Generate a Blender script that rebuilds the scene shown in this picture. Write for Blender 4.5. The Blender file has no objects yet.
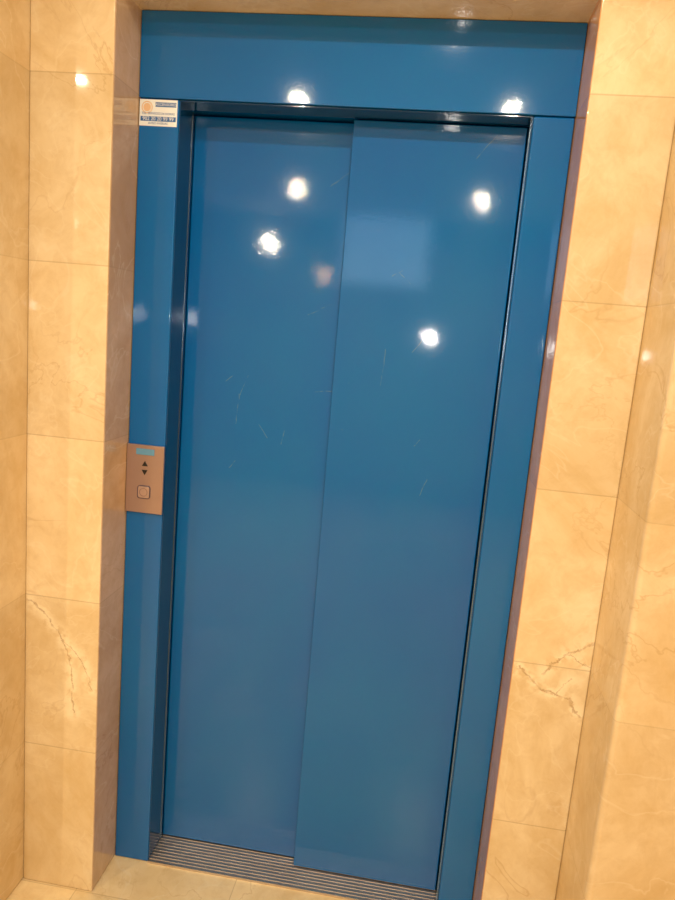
import bpy, bmesh, math
from mathutils import Vector, Matrix

# ---------------------------------------------------------------- dimensions
CX,CY,CZ=0.6409,-1.6634,1.5070
YAW,PITCH,ROLL,FPX=0.1225,0.1696,0.0839,699.8
WO,WL,XR,HT=0.8048,0.0979,0.8929,2.1888
D1,D2,D,XM,WC,H,WR,E=0.0707,0.0991,0.1317,0.4007,0.1947,0.4012,0.1707,0.2088
CEIL=2.50
YB=-4.60
XP=XR+WR
XL=-WL-WC
RL,RR=-1.75,2.1      # lobby side walls

scene=bpy.context.scene
scene.view_settings.view_transform='Standard'
scene.view_settings.look='None'
scene.view_settings.exposure=0.0

# ---------------------------------------------------------------- camera
F=Vector((-math.sin(YAW)*math.cos(PITCH),math.cos(YAW)*math.cos(PITCH),-math.sin(PITCH)))
R=F.cross(Vector((0,0,1))).normalized();U=R.cross(F)
R2=math.cos(ROLL)*R+math.sin(ROLL)*U;U2=-math.sin(ROLL)*R+math.cos(ROLL)*U
C=Vector((CX,CY,CZ))
cd=bpy.data.cameras.new('camera');cam=bpy.data.objects.new('camera',cd)
scene.collection.objects.link(cam);scene.camera=cam
cd.sensor_fit='VERTICAL';cd.sensor_height=24;cd.lens=FPX*24/900;cd.clip_start=0.01
M=Matrix((R2,U2,-F)).transposed().to_4x4();M.translation=C
cam.matrix_world=M
def ray(u,v): return (F+R2*((u-337.5)/FPX)-U2*((v-450)/FPX)).normalized()
def onplane(u,v,axis,val):
    d=ray(u,v);t=(val-C[axis])/d[axis];return C+d*t

# ---------------------------------------------------------------- node helpers
class NT:
    def __init__(s,name):
        s.m=bpy.data.materials.new(name);s.m.use_nodes=True;s.t=s.m.node_tree
        s.b=s.t.nodes['Principled BSDF']
    def n(s,typ,**k):
        x=s.t.nodes.new(typ)
        for a,b in k.items(): setattr(x,a,b)
        return x
    def l(s,a,b): s.t.links.new(a,b)
    def inp(s,sock,v):
        if isinstance(v,bpy.types.NodeSocket): s.l(v,sock)
        else: sock.default_value=v
    def math(s,op,a,b=0.0,c=0.0,clamp=False):
        x=s.n('ShaderNodeMath',operation=op,use_clamp=clamp)
        s.inp(x.inputs[0],a);s.inp(x.inputs[1],b);s.inp(x.inputs[2],c);return x.outputs[0]
    def vm(s,op,a,b=(0,0,0),out=0):
        x=s.n('ShaderNodeVectorMath',operation=op)
        s.inp(x.inputs[0],a);s.inp(x.inputs[1],b);return x.outputs[out]
    def scale(s,a,f):
        x=s.n('ShaderNodeVectorMath',operation='SCALE');s.inp(x.inputs[0],a);s.inp(x.inputs[3],f);return x.outputs[0]
    def noise(s,vec,scale,detail=4,rough=.55,dist=0.0):
        x=s.n('ShaderNodeTexNoise');s.l(vec,x.inputs['Vector'])
        x.inputs['Scale'].default_value=scale;x.inputs['Detail'].default_value=detail
        x.inputs['Roughness'].default_value=rough;x.inputs['Distortion'].default_value=dist
        return x
    def mix(s,f,a,b,blend='MIX'):
        x=s.n('ShaderNodeMix',data_type='RGBA',blend_type=blend)
        s.inp(x.inputs[0],f);s.inp(x.inputs[6],a);s.inp(x.inputs[7],b);return x.outputs[2]
    def ramp(s,f,lo,hi,a=0.0,b=1.0):
        x=s.n('ShaderNodeMapRange');s.inp(x.inputs[0],f)
        for i,v in enumerate((lo,hi,a,b)): x.inputs[i+1].default_value=v
        return x.outputs[0]

def simple(name,col,rough=.4,metal=0.0,bump=None,var=0.0,spec=.5):
    t=NT(name);g=t.n('ShaderNodeTexCoord').outputs['Object']
    nz=t.noise(g,30,3)
    c2=tuple(min(1,x*(1-var)) for x in col)
    t.l(t.mix(nz.outputs[0],(*col,1),(*c2,1)),t.b.inputs['Base Color'])
    t.b.inputs['Roughness'].default_value=rough;t.b.inputs['Metallic'].default_value=metal
    t.b.inputs['Specular IOR Level'].default_value=spec
    if bump:
        bn=t.noise(g,bump[0],2);bp=t.n('ShaderNodeBump');bp.inputs['Strength'].default_value=bump[1]
        bp.inputs['Distance'].default_value=bump[2]
        t.l(bn.outputs[0],bp.inputs['Height']);t.l(bp.outputs[0],t.b.inputs['Normal'])
    return t.m

def marble(name,joints,cracks=(),base=(.875,.70,.43),rough=.035,seed=0.0,jf=.42):
    t=NT(name);g=t.n('ShaderNodeTexCoord').outputs['Object']
    sep=t.n('ShaderNodeSeparateXYZ');t.l(g,sep.inputs[0])
    p=t.vm('ADD',g,(seed,seed*1.7,seed*.6))
    cl=t.noise(p,3.6,7,.62,.8).outputs[0]
    fine=t.noise(p,20,7,.68,.5).outputs[0]
    b=base
    light=(min(1,b[0]*1.05),b[1]*1.09,b[2]*1.20,1);dark=(b[0]*.82,b[1]*.74,b[2]*.59,1)
    col=t.mix(t.ramp(cl,.28,.64),dark,light)
    col=t.mix(t.ramp(fine,.44,.72,0,.48),col,(b[0]*.77,b[1]*.68,b[2]*.55,1))
    v=t.noise(p,2.3,5,.55,1.6).outputs[0]
    vein=t.ramp(t.math('ABSOLUTE',t.math('SUBTRACT',v,.5)),0.0,.010,1,0)
    msk=t.ramp(t.noise(p,1.7,2).outputs[0],.46,.60,.05,.40)
    col=t.mix(t.math('MULTIPLY',vein,msk),col,(b[0]*.62,b[1]*.48,b[2]*.33,1))
    v2=t.noise(p,4.1,4,.5,1.0).outputs[0]
    vein2=t.ramp(t.math('ABSOLUTE',t.math('SUBTRACT',v2,.52)),0.0,.010,1,0)
    col=t.mix(t.math('MULTIPLY',vein2,.20),col,(1,.9,.70,1))
    cmb=t.n('ShaderNodeCombineXYZ')
    jl=None
    for ax,per,off in joints:
        q=t.math('DIVIDE',t.math('SUBTRACT',sep.outputs[ax],off),per)
        t.l(t.math('FLOOR',q),cmb.inputs[ax])
        fr=t.math('FRACT',q)
        dd=t.math('MULTIPLY',t.math('MINIMUM',fr,t.math('SUBTRACT',1.0,fr)),per)
        ln=t.ramp(dd,.0008,.0018,1,0)
        jl=ln if jl is None else t.math('MAXIMUM',jl,ln)
    wn=t.n('ShaderNodeTexWhiteNoise');t.l(cmb.outputs[0],wn.inputs['Vector'])
    tone=t.ramp(wn.outputs['Value'],0,1,.90,1.05)
    col=t.scale(col,tone)
    if cracks:
        wob=t.noise(g,26,6,.7).outputs['Color']
        w2=t.scale(t.vm('SUBTRACT',wob,(.5,.5,.5)),.042)
        pp=t.vm('MULTIPLY',t.vm('ADD',g,w2),(1,0,1))
        tot=None;dm=None
        for a,bb,w in cracks:
            a=Vector((a[0],0,a[2]));bb=Vector((bb[0],0,bb[2]));ab=bb-a
            pa=t.vm('SUBTRACT',pp,tuple(a))
            h=t.math('DIVIDE',t.vm('DOT_PRODUCT',pa,tuple(ab),out=1),ab.length_squared,clamp=True)
            dist=t.vm('LENGTH',t.vm('SUBTRACT',pa,t.scale(tuple(ab),h)),out=1)
            c=t.ramp(dist,w*.2,w*1.5,1,0)
            tot=c if tot is None else t.math('MAXIMUM',tot,c)
            dm=dist if dm is None else t.math('MINIMUM',dm,dist)
        cloud=t.math('MULTIPLY',t.ramp(dm,.002,.028,.95,0),t.ramp(t.noise(g,30,4).outputs[0],.42,.52,0,1))
        col=t.mix(cloud,col,(.99,.86,.62,1))
        brk=t.ramp(t.noise(g,45,3).outputs[0],.34,.56,.20,.70)
        col=t.mix(t.math('MULTIPLY',tot,brk),col,(.42,.24,.10,1))
    col=t.mix(t.math('MULTIPLY',jl,jf),col,(.42,.28,.14,1))
    t.l(col,t.b.inputs['Base Color'])
    t.l(t.math('ADD',t.math('MULTIPLY',fine,.05),rough-.02),t.b.inputs['Roughness'])
    t.b.inputs['Specular IOR Level'].default_value=.72
    bp=t.n('ShaderNodeBump');bp.inputs['Strength'].default_value=.4;bp.inputs['Distance'].default_value=.0003
    hh=t.math('SUBTRACT',t.math('MULTIPLY',t.noise(p,3,1).outputs[0],1.0),jl)
    t.l(hh,bp.inputs['Height']);t.l(bp.outputs[0],t.b.inputs['Normal'])
    return t.m

def blue(name,col=(.0010,.128,.47),seed=0.0,scr=()):
    t=NT(name);g=t.n('ShaderNodeTexCoord').outputs['Object']
    p=t.vm('ADD',g,(seed,seed,seed))
    big=t.noise(p,1.8,3).outputs[0]
    c=t.mix(t.ramp(big,.3,.7),(*col,1),(col[0]*2.0,col[1]*1.22,col[2]*1.04,1))
    if scr:
        wob=t.scale(t.vm('SUBTRACT',t.noise(g,25,2).outputs['Color'],(.5,.5,.5)),.01)
        pp=t.vm('MULTIPLY',t.vm('ADD',g,wob),(1,0,1));tot=None
        for a,bb,w in scr:
            a=Vector((a[0],0,a[2]));bb=Vector((bb[0],0,bb[2]));ab=bb-a
            pa=t.vm('SUBTRACT',pp,tuple(a))
            h=t.math('DIVIDE',t.vm('DOT_PRODUCT',pa,tuple(ab),out=1),ab.length_squared,clamp=True)
            dist=t.vm('LENGTH',t.vm('SUBTRACT',pa,t.scale(tuple(ab),h)),out=1)
            k=t.ramp(dist,w*.3,w,1,0);tot=k if tot is None else t.math('MAXIMUM',tot,k)
        brk=t.ramp(t.noise(g,60,2).outputs[0],.40,.56,.0,.5)
        c=t.mix(t.math('MULTIPLY',tot,brk),c,(.24,.36,.26,1))
    t.l(c,t.b.inputs['Base Color'])
    t.b.inputs['Roughness'].default_value=.10
    t.b.inputs['Specular IOR Level'].default_value=.13
    t.b.inputs['Coat Weight'].default_value=.75
    t.b.inputs['Coat Roughness'].default_value=.018
    n1=t.noise(p,250,.5,.5).outputs[0]
    bp=t.n('ShaderNodeBump');bp.inputs['Strength'].default_value=1.0;bp.inputs['Distance'].default_value=.000065
    t.l(n1,bp.inputs['Height']);t.l(bp.outputs[0],t.b.inputs['Normal']);t.l(bp.outputs[0],t.b.inputs['Coat Normal'])
    return t.m

# ---------------------------------------------------------------- mesh helpers
def mkobj(name,bm,mat,parent=None,bevel=0,seg=3,smooth=False,**props):
    bmesh.ops.recalc_face_normals(bm,faces=bm.faces)
    me=bpy.data.meshes.new(name);bm.to_mesh(me);bm.free()
    o=bpy.data.objects.new(name,me);scene.collection.objects.link(o)
    me.materials.append(mat)
    if bevel:
        b=o.modifiers.new('bevel','BEVEL');b.width=bevel;b.segments=seg;b.limit_method='ANGLE';b.harden_normals=True
        smooth=True
    if smooth:
        for p in me.polygons:p.use_smooth=True
    if parent:
        o.parent=parent;o.matrix_parent_inverse=Matrix.Translation(-parent.location)
    for k,v in props.items(): o[k]=v
    return o
def abox(bm,x0,x1,y0,y1,z0,z1):
    vs=[bm.verts.new((x,y,z)) for x in (x0,x1) for y in (y0,y1) for z in (z0,z1)]
    for f in ((0,1,3,2),(4,6,7,5),(0,4,5,1),(2,3,7,6),(0,2,6,4),(1,5,7,3)):
        bm.faces.new([vs[i] for i in f])
def boxes(name,L,mat,**k):
    bm=bmesh.new()
    for b in L: abox(bm,*b)
    return mkobj(name,bm,mat,**k)
def prism_y(bm,pts,y0,y1):
    a=[bm.verts.new((x,y0,z)) for x,z in pts];b=[bm.verts.new((x,y1,z)) for x,z in pts]
    bm.faces.new(a);bm.faces.new(b[::-1])
    n=len(pts)
    for i in range(n): bm.faces.new([a[i],b[i],b[(i+1)%n],a[(i+1)%n]])
def empty(name,loc=(0,0,0),**props):
    o=bpy.data.objects.new(name,None);scene.collection.objects.link(o)
    o.location=loc;o.empty_display_size=.1
    for k,v in props.items():o[k]=v
    return o

# ---------------------------------------------------------------- materials
def P(u,v,y): return onplane(u,v,1,y)
def crackline(pts,y,w):
    q=[P(u,v,y) for u,v in pts];return [(q[i],q[i+1],w) for i in range(len(q)-1)]
cr=crackline([(27,598),(45,612),(62,637),(70,660),(74,712)],-D,.0022)
cr+=crackline([(62,637),(84,662),(92,690)],-D,.0013)
cr+=crackline([(518,668),(545,690),(566,698),(578,716)],-D,.0026)
cr+=crackline([(545,672),(566,655),(598,640)],-D,.0024)
cr+=crackline([(566,655),(590,668)],-D,.0016)
cr+=crackline([(555,694),(572,680)],-D,.0012)
m_fac=marble('marble_door_wall',[(2,H,0)],cr)
m_side=marble('marble_side_wall',[(2,H,0)],base=(.82,.635,.375),seed=3.1,jf=.22)
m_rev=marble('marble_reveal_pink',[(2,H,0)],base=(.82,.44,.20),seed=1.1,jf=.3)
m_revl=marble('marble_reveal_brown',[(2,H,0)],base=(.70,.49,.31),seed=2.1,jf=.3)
m_far=marble('marble_far_wall',[(2,H,0),(0,.62,.1)],base=(.72,.58,.37),seed=7.3)
q=onplane(235,884,2,0)
m_floor=marble('marble_floor',[(0,.40,q.x),(1,.40,-.135)],base=(.94,.74,.42),rough=.24,seed=5.5)
m_ceil=simple('painted_plaster',(.84,.80,.72),.8,bump=(60,.1,.001),var=.04)
sL=[]
for a in ([(326,186),(350,168)],[(236,395),(232,425)],[(306,314),(330,304)],[(222,382),(230,376)],[(283,430),(279,446)],
          [(237,396),(245,376)],[(312,393),(332,392)],[(255,425),(265,440)],[(226,470),(232,462)]):
    q0=P(*a[0],D1);q1=P(*a[1],D1);sL.append((q0,q1,.0010))
sR=[]
for a in ([(476,158),(498,135)],[(418,498),(427,480)],[(386,350),(380,388)],[(400,272),(410,284)],[(424,338),(412,352)],[(414,446),(420,440)],
          [(336,428),(342,430)],[(392,276),(404,270)],[(348,384),(352,378)]):
    q0=P(*a[0],D1);q1=P(*a[1],D1);sR.append((q0,q1,.0010))
m_blue=blue('blue_enamel_frame',seed=1.0)
m_dkblue=blue('dark_blue_plate',col=(.003,.055,.175),seed=4.0)
m_pl=blue('blue_enamel_panel_rear',seed=2.0,scr=sL)
m_pr=blue('blue_enamel_panel_front',seed=3.0,scr=sR)
m_dark=simple('dark_gap_rubber',(.01,.012,.018),.6)
m_alu=simple('worn_aluminium',(.74,.65,.57),.46,1.0,bump=(300,.2,.0005),var=.25)
m_edge=simple('polished_metal_edge',(.22,.34,.50),.25,1.0)
m_plate=simple('bronze_tinted_steel',(.48,.35,.33),.28,.6,bump=(400,.1,.0003),var=.08)

# ---------------------------------------------------------------- setting
bm=bmesh.new()
T=.26
prism_y(bm,[(XL,0),(-WL,0),(-WL,HT),(XR,HT),(XR,0),(XP,0),(XP,CEIL),(XL,CEIL)],-D,T)
wall_back=mkobj('wall_back',bm,m_fac,bevel=.004,kind='structure')
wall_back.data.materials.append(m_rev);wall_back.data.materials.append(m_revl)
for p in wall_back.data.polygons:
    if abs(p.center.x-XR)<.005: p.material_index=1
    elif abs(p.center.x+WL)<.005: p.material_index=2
boxes('wall_shaft',[(XL,XP,T,T+.1,0,CEIL)],m_dark,kind='structure')
EL=max(E,-D-min(onplane(0,v,0,XL).y for v in (0,450,900))+.03)
boxes('trim_2',[(RL,XL,-D-EL,T,0,CEIL)],m_side,bevel=.006,seg=4,kind='structure')
boxes('trim_1',[(XP,RR,-D-E,T,0,CEIL)],m_side,bevel=.012,seg=6,kind='structure')
boxes('wall_left',[(RL-.12,RL,YB,T,0,CEIL)],m_side,kind='structure')
boxes('wall_right',[(RR,RR+.12,YB,T,0,CEIL)],m_side,kind='structure')
boxes('wall_front',[(RL,RR,YB-.12,YB,0,CEIL)],m_far,kind='structure')
boxes('floor',[(RL,RR,YB,T,-.08,0)],m_floor,kind='structure')
boxes('ceiling',[(RL,RR,YB,T,CEIL,CEIL+.08)],m_ceil,kind='structure')

# ---------------------------------------------------------------- elevator entrance
ent=empty('elevator_entrance',(0,0,0),label='blue enamelled elevator entrance with two sliding panels set in marble',category='elevator door')
YD=D2+.05
boxes('door_jamb',[(-WL+.001,0,0,YD,.001,2.0)],m_blue,parent=ent,bevel=.003)
boxes('door_jamb',[(WO,XR-.001,0,YD,.001,2.0)],m_blue,parent=ent,bevel=.004)
boxes('door_header',[(-WL+.001,XR-.001,-.004,YD,2.001,HT-.001)],m_blue,parent=ent,bevel=.002)
# thin plates in a darker blue over the inner returns, with slim bright edge strips
boxes('jamb_plate',[(.0002,.0022,.004,D2-.001,.009,1.9995)],m_dkblue,parent=ent,label='dark navy jamb plate')
boxes('jamb_plate',[(WO-.0022,WO-.0002,.004,D1+.03,.009,1.9995)],m_dkblue,parent=ent,label='dark navy jamb plate')
boxes('header_plate',[(.0022,WO-.0022,.003,D1-.001,1.9975,1.9998)],m_dkblue,parent=ent,label='dark navy header plate')
boxes('edge_strip',[(.0022,.0040,D2-.012,D2-.008,.009,1.997)],m_edge,parent=ent,label='thin bright metal strip')
boxes('edge_strip',[(WO-.0034,WO-.0022,.030,.034,.009,1.997)],m_edge,parent=ent,label='thin bright metal strip')
def panel(name,x0,x1,y0,mat,t=.024):
    bm=bmesh.new()
    abox(bm,x0,x1,y0,y0+t,.009,1.995)
    return mkobj(name,bm,mat,parent=ent,bevel=.0025)
panel('door_panel',XM,WO-.004,D1,m_pr)
panel('door_panel',.003,XM+.05,D2+.002,m_pl)
boxes('shaft_seal',[(.0,WO,YD-.004,YD+.002,.001,2.0)],m_dark,parent=ent)
L=[(.001,WO-.001,-.004,D2+.045,.0005,.0055)]
yy=-.004
while yy<D2+.04:
    L.append((.001,WO-.001,yy,yy+.0070,.0055,.0066));yy+=.0115
boxes('door_sill',L,m_alu,parent=ent,label='grooved aluminium sill')

# ---------------------------------------------------------------- call panel
b=P(161.5,514.5,-.008)
cx0,cx1,cz1,cz0=-WL+.0015,b.x,P(144,445,-.008).z,P(144,513,-.008).z
cxm=(cx0+cx1)/2
cp=empty('call_panel',(cxm,0,(cz0+cz1)/2),label='bronze-tinted metal elevator call panel with arrows and one button',category='call button panel')
def pp(name,L,mat,**k): return boxes(name,L,mat,parent=cp,**k)
pp('faceplate',[(cx0,cx1,-.008,-.0002,cz0,cz1)],m_plate,bevel=.0015)
m_disp=simple('display_blue_grey',(.13,.34,.56),.25)
m_black=simple('black_marking',(.01,.01,.012),.4)
dz=P(146,452,-.008).z
pp('display',[(cxm-.024,cxm+.024,-.0095,-.0078,dz-.008,dz+.008)],m_disp,bevel=.0008)
def tri(name,zc,up):
    bm=bmesh.new();s=.0075;h=.0065*(1 if up else -1)
    prism_y(bm,[(cxm-s,zc-h),(cxm+s,zc-h),(cxm,zc+h)],-.0094,-.0078)
    mkobj(name,bm,m_black,parent=cp)
tri('arrow_up',P(145,463.5,-.008).z,True);tri('arrow_down',P(145,472.5,-.008).z,False)
zb=P(144,492,-.008).z
def rr(hw,r,n=6):
    pts=[]
    for cxs,czs,a0 in ((1,1,0),(-1,1,90),(-1,-1,180),(1,-1,270)):
        for i in range(n+1):
            an=math.radians(a0+90*i/n)
            pts.append((cxs*(hw-r)+r*math.cos(an),czs*(hw-r)+r*math.sin(an)))
    return pts
def ring(name,hwo,hwi,r,y0,y1,mat):
    bm=bmesh.new()
    po=[(cxm+x,zb+z) for x,z in rr(hwo,r)];pi=[(cxm+x,zb+z) for x,z in rr(hwi,max(r-(hwo-hwi),.001))]
    A=[bm.verts.new((x,y0,z)) for x,z in po];B=[bm.verts.new((x,y0,z)) for x,z in pi]
    A2=[bm.verts.new((x,y1,z)) for x,z in po];B2=[bm.verts.new((x,y1,z)) for x,z in pi]
    n=len(po)
    for i in range(n):
        j=(i+1)%n
        bm.faces.new([A[i],A[j],B[j],B[i]]);bm.faces.new([A[i],A2[i],A2[j],A[j]]);bm.faces.new([B[i],B[j],B2[j],B2[i]]);bm.faces.new([A2[i],B2[i],B2[j],A2[j]])
    return mkobj(name,bm,mat,parent=cp)
m_btnrim=simple('button_rim_grey',(.12,.10,.17),.35,.2)
m_btnring=simple('button_ring_tint',(.27,.17,.16),.35,.2)
m_btn=simple('button_face',(.54,.40,.37),.28,.5)
ring('button_bezel',.0170,.0157,.0065,-.0105,-.0078,m_btnrim)
bm=bmesh.new();prism_y(bm,[(cxm+x,zb+z) for x,z in rr(.0150,.0055)],-.0115,-.0078)
mkobj('button',bm,m_btn,parent=cp,bevel=.001)
ring('button_ring',.0105,.0096,.0104,-.0122,-.0114,m_btnring)

# ---------------------------------------------------------------- sticker
s1=P(176.5,128,-.001)
sx0,sx1,sz1,sz0=-WL+.0025,s1.x,1.998,s1.z+.002
sw,sh=sx1-sx0,sz1-sz0
st=empty('sticker',(sx0,0,sz0),label='small white service sticker with blue lettering and round orange emblem',category='sticker')
m_white=simple('sticker_paper',(.90,.95,1.0),.45)
m_sblue=simple('sticker_blue_ink',(.03,.14,.45),.4)
m_or=simple('sticker_orange_ink',(.85,.58,.36),.4)
def sp(name,L,mat): return boxes(name,L,mat,parent=st)
X=lambda u:sx0+u*sw
Z=lambda v:sz1-v*sh
sp('backing',[(sx0,sx1,-.0008,-.0001,sz0,sz1)],m_white)
sp('header_bar',[(X(.42),X(.97),-.0011,-.0007,Z(.27),Z(.10))],m_sblue)
sp('number_bar',[(X(.03),X(.97),-.0011,-.0007,Z(.82),Z(.64))],m_sblue)
bm=bmesh.new()
ec=(X(.20),Z(.30))
for r0,r1 in ((.0135,.0112),(.0092,0)):
    n=32
    A=[bm.verts.new((ec[0]+r0*math.cos(i*2*math.pi/n),-.0012,ec[1]+r0*math.sin(i*2*math.pi/n))) for i in range(n)]
    if r1:
        B=[bm.verts.new((ec[0]+r1*math.cos(i*2*math.pi/n),-.0012,ec[1]+r1*math.sin(i*2*math.pi/n))) for i in range(n)]
        for i in range(n): bm.faces.new([A[i],A[(i+1)%n],B[(i+1)%n],B[i]])
    else: bm.faces.new(A)
mkobj('emblem',bm,m_or,parent=st)
def text(name,s,u,v,size,mat,y=-.0013):
    cu=bpy.data.curves.new(name+'_curve','FONT');cu.body=s;cu.size=size;cu.extrude=.0001;cu.align_x='CENTER';cu.align_y='CENTER';cu.resolution_u=3
    o=bpy.data.objects.new(name+'_tmp',cu);scene.collection.objects.link(o)
    bpy.context.view_layer.update()
    me=bpy.data.meshes.new_from_object(o.evaluated_get(bpy.context.evaluated_depsgraph_get()))
    bpy.data.objects.remove(o)
    me.transform(Matrix.Translation((X(u),y,Z(v)))@Matrix.Rotation(math.pi/2,4,'X'))
    me.materials.clear();me.materials.append(mat);me.name=name
    o=bpy.data.objects.new(name,me);scene.collection.objects.link(o)
    o.parent=st;o.matrix_parent_inverse=Matrix.Translation(-st.location)
text('company_lettering','ASCENSORES',.70,.185,.0085,m_white)
text('address_lettering','TEL. SERVICIO 24 HORAS',.5,.53,.0072,m_sblue)
text('number_lettering','902 20 20 99 99',.5,.73,.0115,m_white)
text('bottom_lettering','AVISO AVERIAS',.5,.90,.0070,m_sblue)

# ---------------------------------------------------------------- lamps
WARM=(1.0,.88,.66)
def refl(u,v,plane,target_axis,val):
    d=ray(u,v);t=(plane-C[1])/d[1];p=C+d*t;r=Vector((d.x,-d.y,d.z))
    t=(val-p[target_axis])/r[target_axis];return p+r*t
m_trim=simple('white_lamp_trim',(.8,.78,.74),.35)
def lamp_fixture(loc,power,wall=False,rad=.02,col=WARM):
    nm='wall_lamp' if wall else 'ceiling_downlight'
    e=empty(nm,loc,label=('round white wall spotlight glowing warm' if wall else 'round recessed ceiling downlight with white trim ring'),
        category=('wall lamp' if wall else 'ceiling light'),group=('lobby wall spotlights' if wall else 'lobby ceiling downlights'))
    bm=bmesh.new();n=32
    prof=[(rad+.004,0.0),(rad+.004,-.006),(rad+.016,-.006),(rad+.020,-.003),(rad+.020,0.0)]
    rings=[[bm.verts.new((r*math.cos(i*2*math.pi/n),r*math.sin(i*2*math.pi/n),z)) for i in range(n)] for r,z in prof]
    for k in range(len(rings)):
        A=rings[k];B=rings[(k+1)%len(rings)]
        for i in range(n): bm.faces.new([A[i],A[(i+1)%n],B[(i+1)%n],B[i]])
    o=mkobj('trim_ring',bm,m_trim,smooth=True);o.parent=e
    ld=bpy.data.lights.new('bulb','AREA');ld.shape='DISK';ld.size=2*rad;ld.energy=power;ld.color=col
    lo=bpy.data.objects.new('bulb',ld);scene.collection.objects.link(lo);lo.parent=e;lo.location=(0,0,-.004)
    if wall: e.rotation_euler=(math.pi/2,0,0)
    return e
for u,v,pl,pw in ((457,27,-.004,9),(299,98,-.004,9),(512,109,-.004,9),(297,187,D2,18),(482,200,D1,20),(80,78,-D,11),(270,243,D2,4),(323,275,D2,.6)):
    p=refl(u,v,pl,2,CEIL)
    col=(1,.55,.25) if pw<1 else WARM
    if p.y>YB+.06: lamp_fixture((p.x,p.y,CEIL-.0005),pw,rad=.016)
    else:
        p=refl(u,v,pl,1,YB);lamp_fixture((p.x,YB+.0005,p.z),pw,wall=True,rad=.028,col=col)
pf=P(430,338,D1)
fl=bpy.data.lights.new('camera_flash','POINT');fl.energy=5.0;fl.color=(1,.95,.88);fl.shadow_soft_size=.018
fo=bpy.data.objects.new('camera_flash',fl);scene.collection.objects.link(fo)
fo.location=(2*pf.x-C.x,C.y,2*pf.z-C.z)
# glowing framed panel, added behind the camera for the door's pale reflection
a=refl(345,215,D1,1,YB);b=refl(425,288,D1,1,YB)
x0,x1,z0,z1=min(a.x,b.x),max(a.x,b.x),min(a.z,b.z),max(a.z,b.z)
m_glow=NT('reflection_glow');g=m_glow.n('ShaderNodeTexCoord').outputs['Object']
m_glow.l(m_glow.mix(m_glow.noise(g,2,2).outputs[0],(.35,.65,1,1),(.6,.8,1,1)),m_glow.b.inputs['Emission Color'])
m_glow.b.inputs['Emission Strength'].default_value=2.6
fr=.04
wn=boxes('glow_panel_1',[(x0-fr,x0,YB,YB+.03,z0-fr,z1+fr),(x1,x1+fr,YB,YB+.03,z0-fr,z1+fr),(x0,x1,YB,YB+.03,z0-fr,z0),(x0,x1,YB,YB+.03,z1,z1+fr)],m_trim,kind='structure')
boxes('glow_pane',[(x0,x1,YB+.001,YB+.01,z0,z1)],m_glow.m,parent=wn)
w=bpy.data.worlds.new('world');scene.world=w;w.use_nodes=True
w.node_tree.nodes['Background'].inputs[0].default_value=(1,.8,.55,1);w.node_tree.nodes['Background'].inputs[1].default_value=.05
